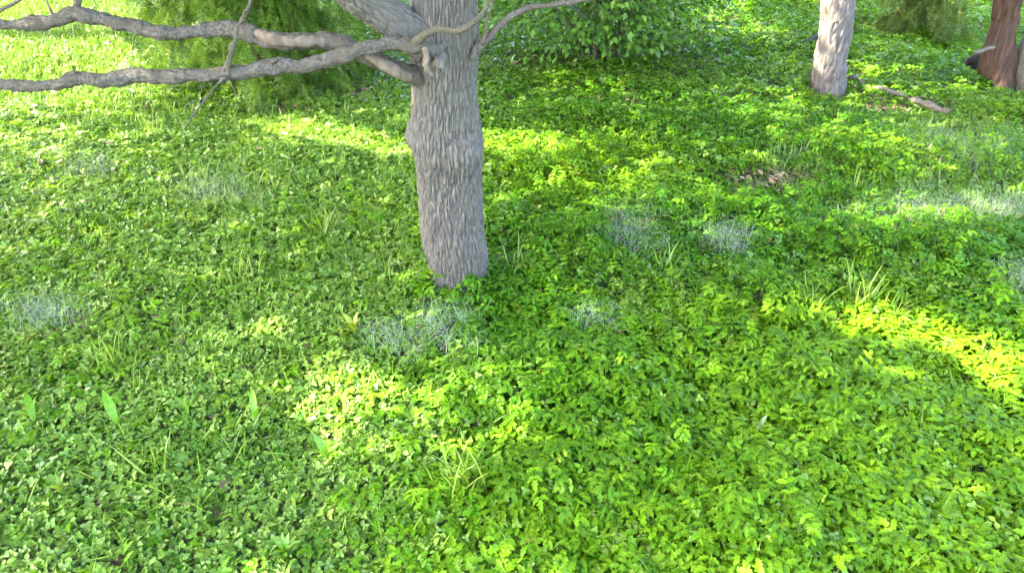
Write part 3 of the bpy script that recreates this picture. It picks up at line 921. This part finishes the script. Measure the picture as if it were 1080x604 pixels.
# ------------------------------------------------------------------ silvery seed-head clumps
SEED_LABELS = ["larger pale silvery weed clump right of the main trunk, taller than wide",
               "small round silvery weed clump near the centre, right of the larger one",
               "wide pale weed clump before the main trunk, above the yellow sun patch",
               "long whitish weed clump on the sunny slope at right, below the fallen branch",
               "pale weed clump touching the right edge, above the sunlit strip",
               "pale weed clump on the left edge, halfway down the picture",
               "small whitish weed clump on the left lawn below the lower bare limb",
               "grey-green weed clump left of the main trunk, below the sunlit band",
               "faint pale weed clump right of and below the main trunk, under the two silvery ones",
               "tall greyish grass-like weed clump at right directly below the fallen branch",
               "whitish weed clump at the right edge beside the long whitish one",
               "faint grey weed clump between the main trunk's foot and the wide pale clump"]
SEED_N = [170, 120, 100, 150, 90, 90, 50, 60, 60, 180, 110, 50]
SPK = T([(-.5, 0, 0), (.5, 0, 0), (0, 0, 1), (0, .5, .4)], [(0, 1, 2), (0, 3, 2), (1, 3, 2)])
for (cx, cy, rx, ry), lab, cnt in zip(SEED_SPOTS, SEED_LABELS, SEED_N):
    c = ground_at(cx, cy + 8)
    sx = rx * project(c[None])[2][0] / FPX
    e1 = ground_at(cx, cy + 8 - ry * .7); e2 = ground_at(cx, cy + 8 + ry * .7)
    sy = abs(e1[1] - e2[1]) / 2
    a = R.uniform(0, 6.28, cnt); q_ = np.sqrt(R.random(cnt)) * (.45 + .9 * fbm(N5, a * 1.3 + cx, a * 0 + cy, 2))
    q_ = q_ * R.uniform(.6, 1.75, cnt)
    x = c[0] + np.cos(a) * q_ * sx; y = c[1] + np.sin(a) * q_ * sy; z = ground_z(x, y)
    h = R.uniform(.14, .27, cnt)
    B = Buf()
    yaw = R.uniform(0, 6.28, cnt); ti = R.normal(0, .28, cnt); ro = R.normal(0, .28, cnt)
    B.scatter(blade(1.0, .006, .25), np.stack([x, y, z], 1), yaw, ti, ro, h, mixc((.14, .18, .10), (.25, .29, .20), R.random((cnt, 1))))
    ns = cnt * 18
    ii = R.integers(0, cnt, ns)
    f_ = R.uniform(.55, 1.0, ns)
    pos = np.stack([x[ii], y[ii], z[ii] + h[ii] * f_], 1) + R.normal(0, .03, (ns, 3))
    B.scatter(SPK, pos, R.uniform(0, 6.28, ns), R.normal(0, .6, ns), R.normal(0, .6, ns), R.uniform(.0025, .006, ns), mixc((.14, .21, .12), (.34, .39, .33), R.random((ns, 1))))
    o = B.link("seed_head_clump", M_seed, origin=c)
    tag(o, lab, "weed clump", "silvery weed clumps gone to seed")

# ------------------------------------------------------------------ grass tufts
TUFTS = [(905, 332, 30, .26, "tall yellow-lit grass tuft at right, leftmost above the sunlit strip"),
         (848, 336, 26, .24, "thin grass tuft at right, left of the tall yellow-lit one"),
         (938, 338, 16, .20, "short grass tuft at right, on the upper edge of the sunlit strip"),
         (487, 520, 34, .24, "tall green grass tuft at bottom centre below the yellow sun patch"),
         (903, 216, 22, .22, "grass tuft on the right slope, left of the long whitish weed clump"),
         (172, 496, 18, .20, "grass tuft at lower left between the dock plants"),
         (118, 392, 20, .20, "grass tuft on the left, above the dock plants"),
         (345, 250, 26, .22, "yellow-green grass tuft left of the main trunk"),
         (540, 300, 22, .24, "upright green grass tuft right against the foot of the main trunk"),
         (165, 145, 22, .22, "grass tuft on the left lawn under the hanging bare twig"),
         (262, 300, 18, .2, "grass tuft on the left, two clumps away from the main trunk"),
         (700, 300, 18, .24, "grass tuft between and below the two silvery weed clumps")]
for px_, py_, cnt, hh_, lab in TUFTS:
    c = ground_at(px_, py_)
    t = empty("grass_tuft", c, lab, "grass tuft", "grass tufts standing above the ground cover")
    for k in range(cnt):
        B = Buf()
        q_ = c + np.array([R.normal(0, .045), R.normal(0, .045), 0])
        w = R.random()
        B.scatter(BLADE, q_[None], R.uniform(0, 6.28, 1), R.normal(.0, .22, 1), R.normal(0, .22, 1), np.array([hh_ * R.uniform(.7, 1.45)]), mixc((.10, .19, .02), (.19, .25, .035), w)[None])
        B.link("blade", M_grass, t, origin=c)

# ------------------------------------------------------------------ broad-leaved dock plants, each leaf a part
def strap(L, W):
    V, F = [], []
    n = 6
    for k in range(n + 1):
        t = k / n
        w = W * .5 * math.sin(math.pi * min(.98, .06 + .9 * t)) ** .8
        z = .9 * L * t * .55 - .45 * L * t * t
        V += [(-w, L * t, z + w * .25), (0, L * t, z), (w, L * t, z + w * .25)]
    for k in range(n):
        a = 3 * k
        for j in (0, 1):
            F += [(a + j, a + j + 1, a + j + 4), (a + j, a + j + 4, a + j + 3)]
    return T(V, F)


STRAP = strap(1.0, .24)
DOCK = [(41, 455, 2, .17, "dock plant at the lower left edge, leftmost of the dock plants"),
        (128, 458, 2, .17, "narrow-leaved dock plant at lower left, second from the left edge"),
        (203, 448, 2, .13, "small dock plant at lower left, third from the left edge"),
        (272, 452, 2, .16, "dark dock plant at lower left, left of the yellow sun patch"),
        (79, 572, 1, .16, "single upright dock leaf near the bottom left corner"),
        (71, 530, 6, .09, "bright yellow-green broad-leaved seedling near the bottom left corner"),
        (304, 596, 7, .10, "broad-leaved green rosette at the bottom edge, left of centre"),
        (376, 360, 5, .13, "bright yellow backlit broad leaves left of and below the main trunk"),
        (348, 495, 3, .14, "dock plant below the yellow sun patch"),
        (795, 470, 3, .11, "pale broad leaf plant in the leafy cover at lower right")]
for i, (px_, py_, cnt, L_, lab) in enumerate(DOCK):
    c = ground_at(px_, py_)
    t = empty("dock_plant", c, lab, "plant", "broad-leaved plants in the ground cover")
    a0 = R.uniform(0, 6.28)
    cc = {5: (.13, .21, .02), 7: (.24, .29, .02), 9: (.16, .25, .09)}.get(i, (.09, .21, .01))  # the bright yellow leaves carry their backlit glow in the colour
    for k in range(cnt):
        B = Buf()
        B.scatter(STRAP, (c + np.array([0, 0, .07]))[None], np.array([a0 + k * 2.4]), np.array([R.uniform(.6, 1.15)]), R.normal(0, .2, 1), np.array([L_ * R.uniform(.75, 1.1)]), np.array(cc)[None] * R.uniform(.85, 1.15))
        B.link("leaf", M_grass, t, origin=c, smooth=True)

tris = sum(len(o.data.polygons) for o in scene.objects if o.type == 'MESH')
print("TRIS", tris, tot)
